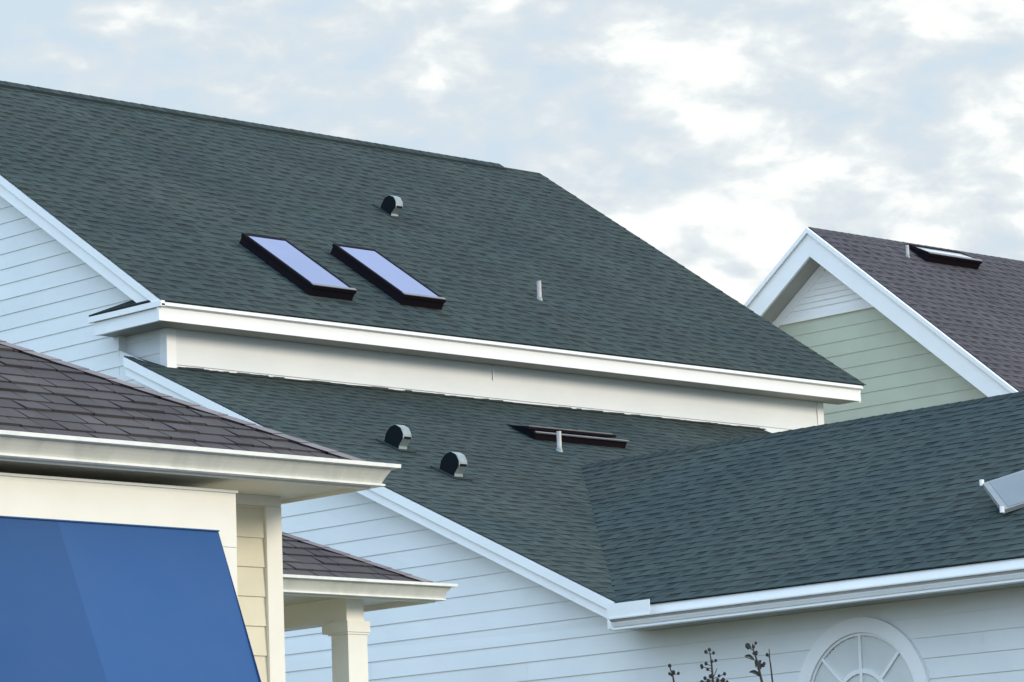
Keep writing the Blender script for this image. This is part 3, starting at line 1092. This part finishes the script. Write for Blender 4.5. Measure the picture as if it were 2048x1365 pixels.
for sgn in (-1, 1):
    mm = MB()
    for (xa_, xb_, t0, t1) in ((-0.05, 0.02, -0.012, -0.075), (-0.018, 0.02, -0.079, -0.375)):
        y1 = sgn * run
        mm.prism([V(xa_, 0, t0), V(xa_, y1, gz(y1) + t0), V(xa_, y1, gz(y1) + t1), V(xa_, 0, t1)], (xb_ - xa_, 0, 0))
    mm.build('rake_board', M['white_trim'], gh, XF)
    mm = MB()
    y1 = sgn * run
    mm.prism([V(0.021, 0, -0.34), V(0.021, y1, gz(y1) - 0.34), V(0.021, y1, gz(y1) - 0.355), V(0.021, 0, -0.355)], (0.36, 0, 0))
    mm.build('soffit', M['soffit'], gh, XF)
GW = 0.34
VZ = -1.10                # bottom of the white louvre


def gu(z):
    r_ = max(0.0, -(z + 0.36) / SRt)
    l_ = max(0.0, -(z + 0.36) / SLt)
    r_ = min(r_, 4.1)
    l_ = min(l_, 4.1)
    if r_ + l_ < 0.01:
        return None
    return (-r_, l_)


m = MB()
siding(m, 0, 0, [VZ - 0.178 * k for k in range(0, 53)][::-1], lambda u, z, o_: V(GW - o_, u, z), gu, lip=0.010)
m.face([V(GW + .004, -4.1, -9.9), V(GW + .004, 4.1, -9.9), V(GW + .004, 4.1, -3.29), V(GW + .004, 0, -0.36), V(GW + .004, -4.1, -3.58)])
for s in (-1, 1):
    m.face([V(GW, s * 4.1, -10.48), V(LEN, s * 4.1, -10.48), V(LEN, s * 4.1, -3.3), V(GW, s * 4.1, -3.3)])
m.build('wall', M['sage_siding'], gh, XF)
m = MB()
siding(m, 0, 0, [VZ + 0.06 + 0.075 * k for k in range(0, 11)], lambda u, z, o_: V(GW - 0.008 - o_, u, z), gu, lip=0.02)
lv = m.build('gable_louvre', M['white_trim'], gh, XF)
m = MB()
m.box((GW - 0.035, gu(VZ)[0], VZ - 0.01), (GW - 0.004, gu(VZ)[1], VZ + 0.065))
lz = lambda y, t: -SLt * y - 0.36 + t
m.prism([V(GW - 0.036, 0.05, lz(0.05, 0)), V(GW - 0.036, 3.5, lz(3.5, 0)), V(GW - 0.036, 3.5, lz(3.5, -0.13)), V(GW - 0.036, 0.05, lz(0.05, -0.13))], (0.03, 0, 0))
rz_ = lambda y, t: SRt * y - 0.36 + t
m.prism([V(GW - 0.036, -0.0, rz_(0, 0)), V(GW - 0.036, -0.95, rz_(-.95, 0)), V(GW - 0.036, -0.95, rz_(-.95, -0.10)), V(GW - 0.036, 0.0, rz_(0, -0.10))], (0.03, 0, 0))
m.build('frieze_board', M['white_trim'], gh, XF)
m = MB()
m.box((GW - 0.03, -4.12, -10.48), (GW - 0.0, -4.02, -3.5))
m.build('corner_board', M['white_trim'], gh, XF)
# local roof coordinates for the fittings
INV = XF.inverted()
ga = INV @ V(35.85, 29.44, 10.15)
gb = INV @ V(36.90, 29.42, 10.15)
gzl = lambda y: SRt * y
skylight(gh, ga.x, gb.x, ga.y - 0.02, ga.y + 0.29, gzl, SRt, 0.125, M['pane'], 0.045, xf=XF)
gp = INV @ V(35.56, 29.47, 10.17)
pipe(gp.x, gp.y, gzl(gp.y), 0.155, gh, 0.022, XF)

# ================================================================== SHRUB TIPS (crape myrtle)
PO = V(14.678, 13.647, 3.265)
sh = thing('crape_myrtle', 'bare dark shrub tips with round seed pods and few leaves near the arched window', 'shrub', (14.95, 13.4, 0))
rh = V(0.724, -0.69, 0)
K = 0.29297 / 362.5


def PP(x, y, d=0.0):    # point of the sprigs, in the shrub's own upright plane
    X_, Y_ = (1300 + x * 0.29297 - 1440) / 362.5, (1200 + y * 0.29297 - 1290) / 362.5
    return PO + rh * X_ + V(0, 0, -1) * (Y_ + X_ * 0.035) + V(0.685, 0.71, 0) * d


base = V(14.95, 13.4, 0)
stems = [
    [(128, 452), (134, 480), (146, 510), (152, 563), (170, 700)],
    [(404, 342), (408, 380), (414, 420), (416, 480), (418, 563), (400, 700)],
    [(700, 300), (700, 330), (712, 370), (728, 430), (738, 490), (752, 563), (740, 700)],
    [(811, 335), (812, 400), (818, 470), (824, 563), (800, 700)],
]
m = MB()
for st in stems:
    pts = [PP(*q) for q in st]
    pts.append(pts[-1].lerp(base + V(0, 0, 1.2), 0.6))
    pts.append(base + V(0, 0, 1.0))
    n = len(pts)
    m.tube(pts, [0.0026 + 0.0012 * i + (0.004 if i > n - 3 else 0) for i in range(n)], 6)
m.tube([base + V(0, 0, 1.05), base + V(0.03, 0.02, 0.5), base], [0.02, 0.028, 0.035], 8)
twigs = [((146, 510), (185, 503)), ((146, 510), (122, 505)), ((140, 500), (152, 493)), ((406, 372), (380, 355)), ((406, 372), (430, 362)), ((413, 430), (443, 415)),
         ((415, 450), (376, 437)), ((415, 470), (348, 455)), ((416, 490), (385, 475)), ((417, 540), (450, 470)), ((417, 540), (500, 505)), ((417, 550), (365, 535)), ((418, 563), (490, 547)),
         ((418, 563), (345, 560)), ((418, 563), (515, 558)), ((418, 563), (388, 552)), ((700, 335), (720, 297)), ((703, 345), (662, 318)), ((706, 350), (704, 322)), ((712, 372), (716, 360)),
         ((735, 470), (772, 440)), ((814, 400), (796, 376)), ((738, 490), (670, 497)), ((725, 415), (645, 390))]
for a, b in twigs:
    m.tube([PP(*a), PP((a[0] + b[0]) / 2, (a[1] + b[1]) / 2 + 3), PP(*b)], 0.0022, 5)
m.build('stem', M['bark'], sh)
pods = [(128, 450), (124, 505), (152, 495), (185, 503), (140, 512), (404, 340), (379, 355), (431, 362), (443, 415), (415, 421), (376, 437), (346, 450), (348, 460), (385, 475), (410, 518), (402, 524), (418, 522), (500, 505), (461, 520), (365, 535),
        (490, 545), (515, 560), (343, 562), (386, 553), (450, 548), (480, 552), (660, 316), (668, 326), (721, 297), (705, 322), (715, 362), (722, 370), (704, 366), (796, 376), (766, 448), (772, 436)]
m = MB()
for i, (x, y) in enumerate(pods):
    r_ = 0.0092 * random.Random(i).uniform(0.85, 1.2)
    m.ball(PP(x, y, random.Random(i + 99).uniform(-.01, .01)), (r_, r_, r_ * 1.15))
m.build('seed_pods', M['pod'], sh, smooth=True)


def leaf(mb, a, b, w):
    A, B = PP(*a), PP(*b)
    D = B - A
    side = D.cross(V(0.685, 0.71, 0)).normalized()
    nrm = V(-0.685, -0.71, 0.1)
    L_, R_, Mid = [], [], []
    for i in range(7):
        t = i / 6
        ww = w * math.sin(math.pi * (0.08 + 0.9 * t)) ** 0.8
        p = A + D * t + V(0, 0, 0.012 * math.sin(math.pi * t))
        L_.append(p + side * ww + nrm * 0.004)
        R_.append(p - side * ww + nrm * 0.004)
        Mid.append(p)
    for i in range(6):
        mb.face([Mid[i], Mid[i + 1], L_[i + 1], L_[i]])
        mb.face([Mid[i], R_[i], R_[i + 1], Mid[i + 1]])


for a, b, w in (((706, 412), (640, 386), 0.009), ((742, 524), (668, 494), 0.011), ((728, 478), (752, 412), 0.010), ((716, 462), (722, 408), 0.009), ((740, 480), (774, 440), 0.008), ((690, 334), (648, 306), 0.007), ((712, 372), (738, 366), 0.006)):
    m = MB()
    leaf(m, a, b, w)
    m.build('leaf', M['leaf'], sh)
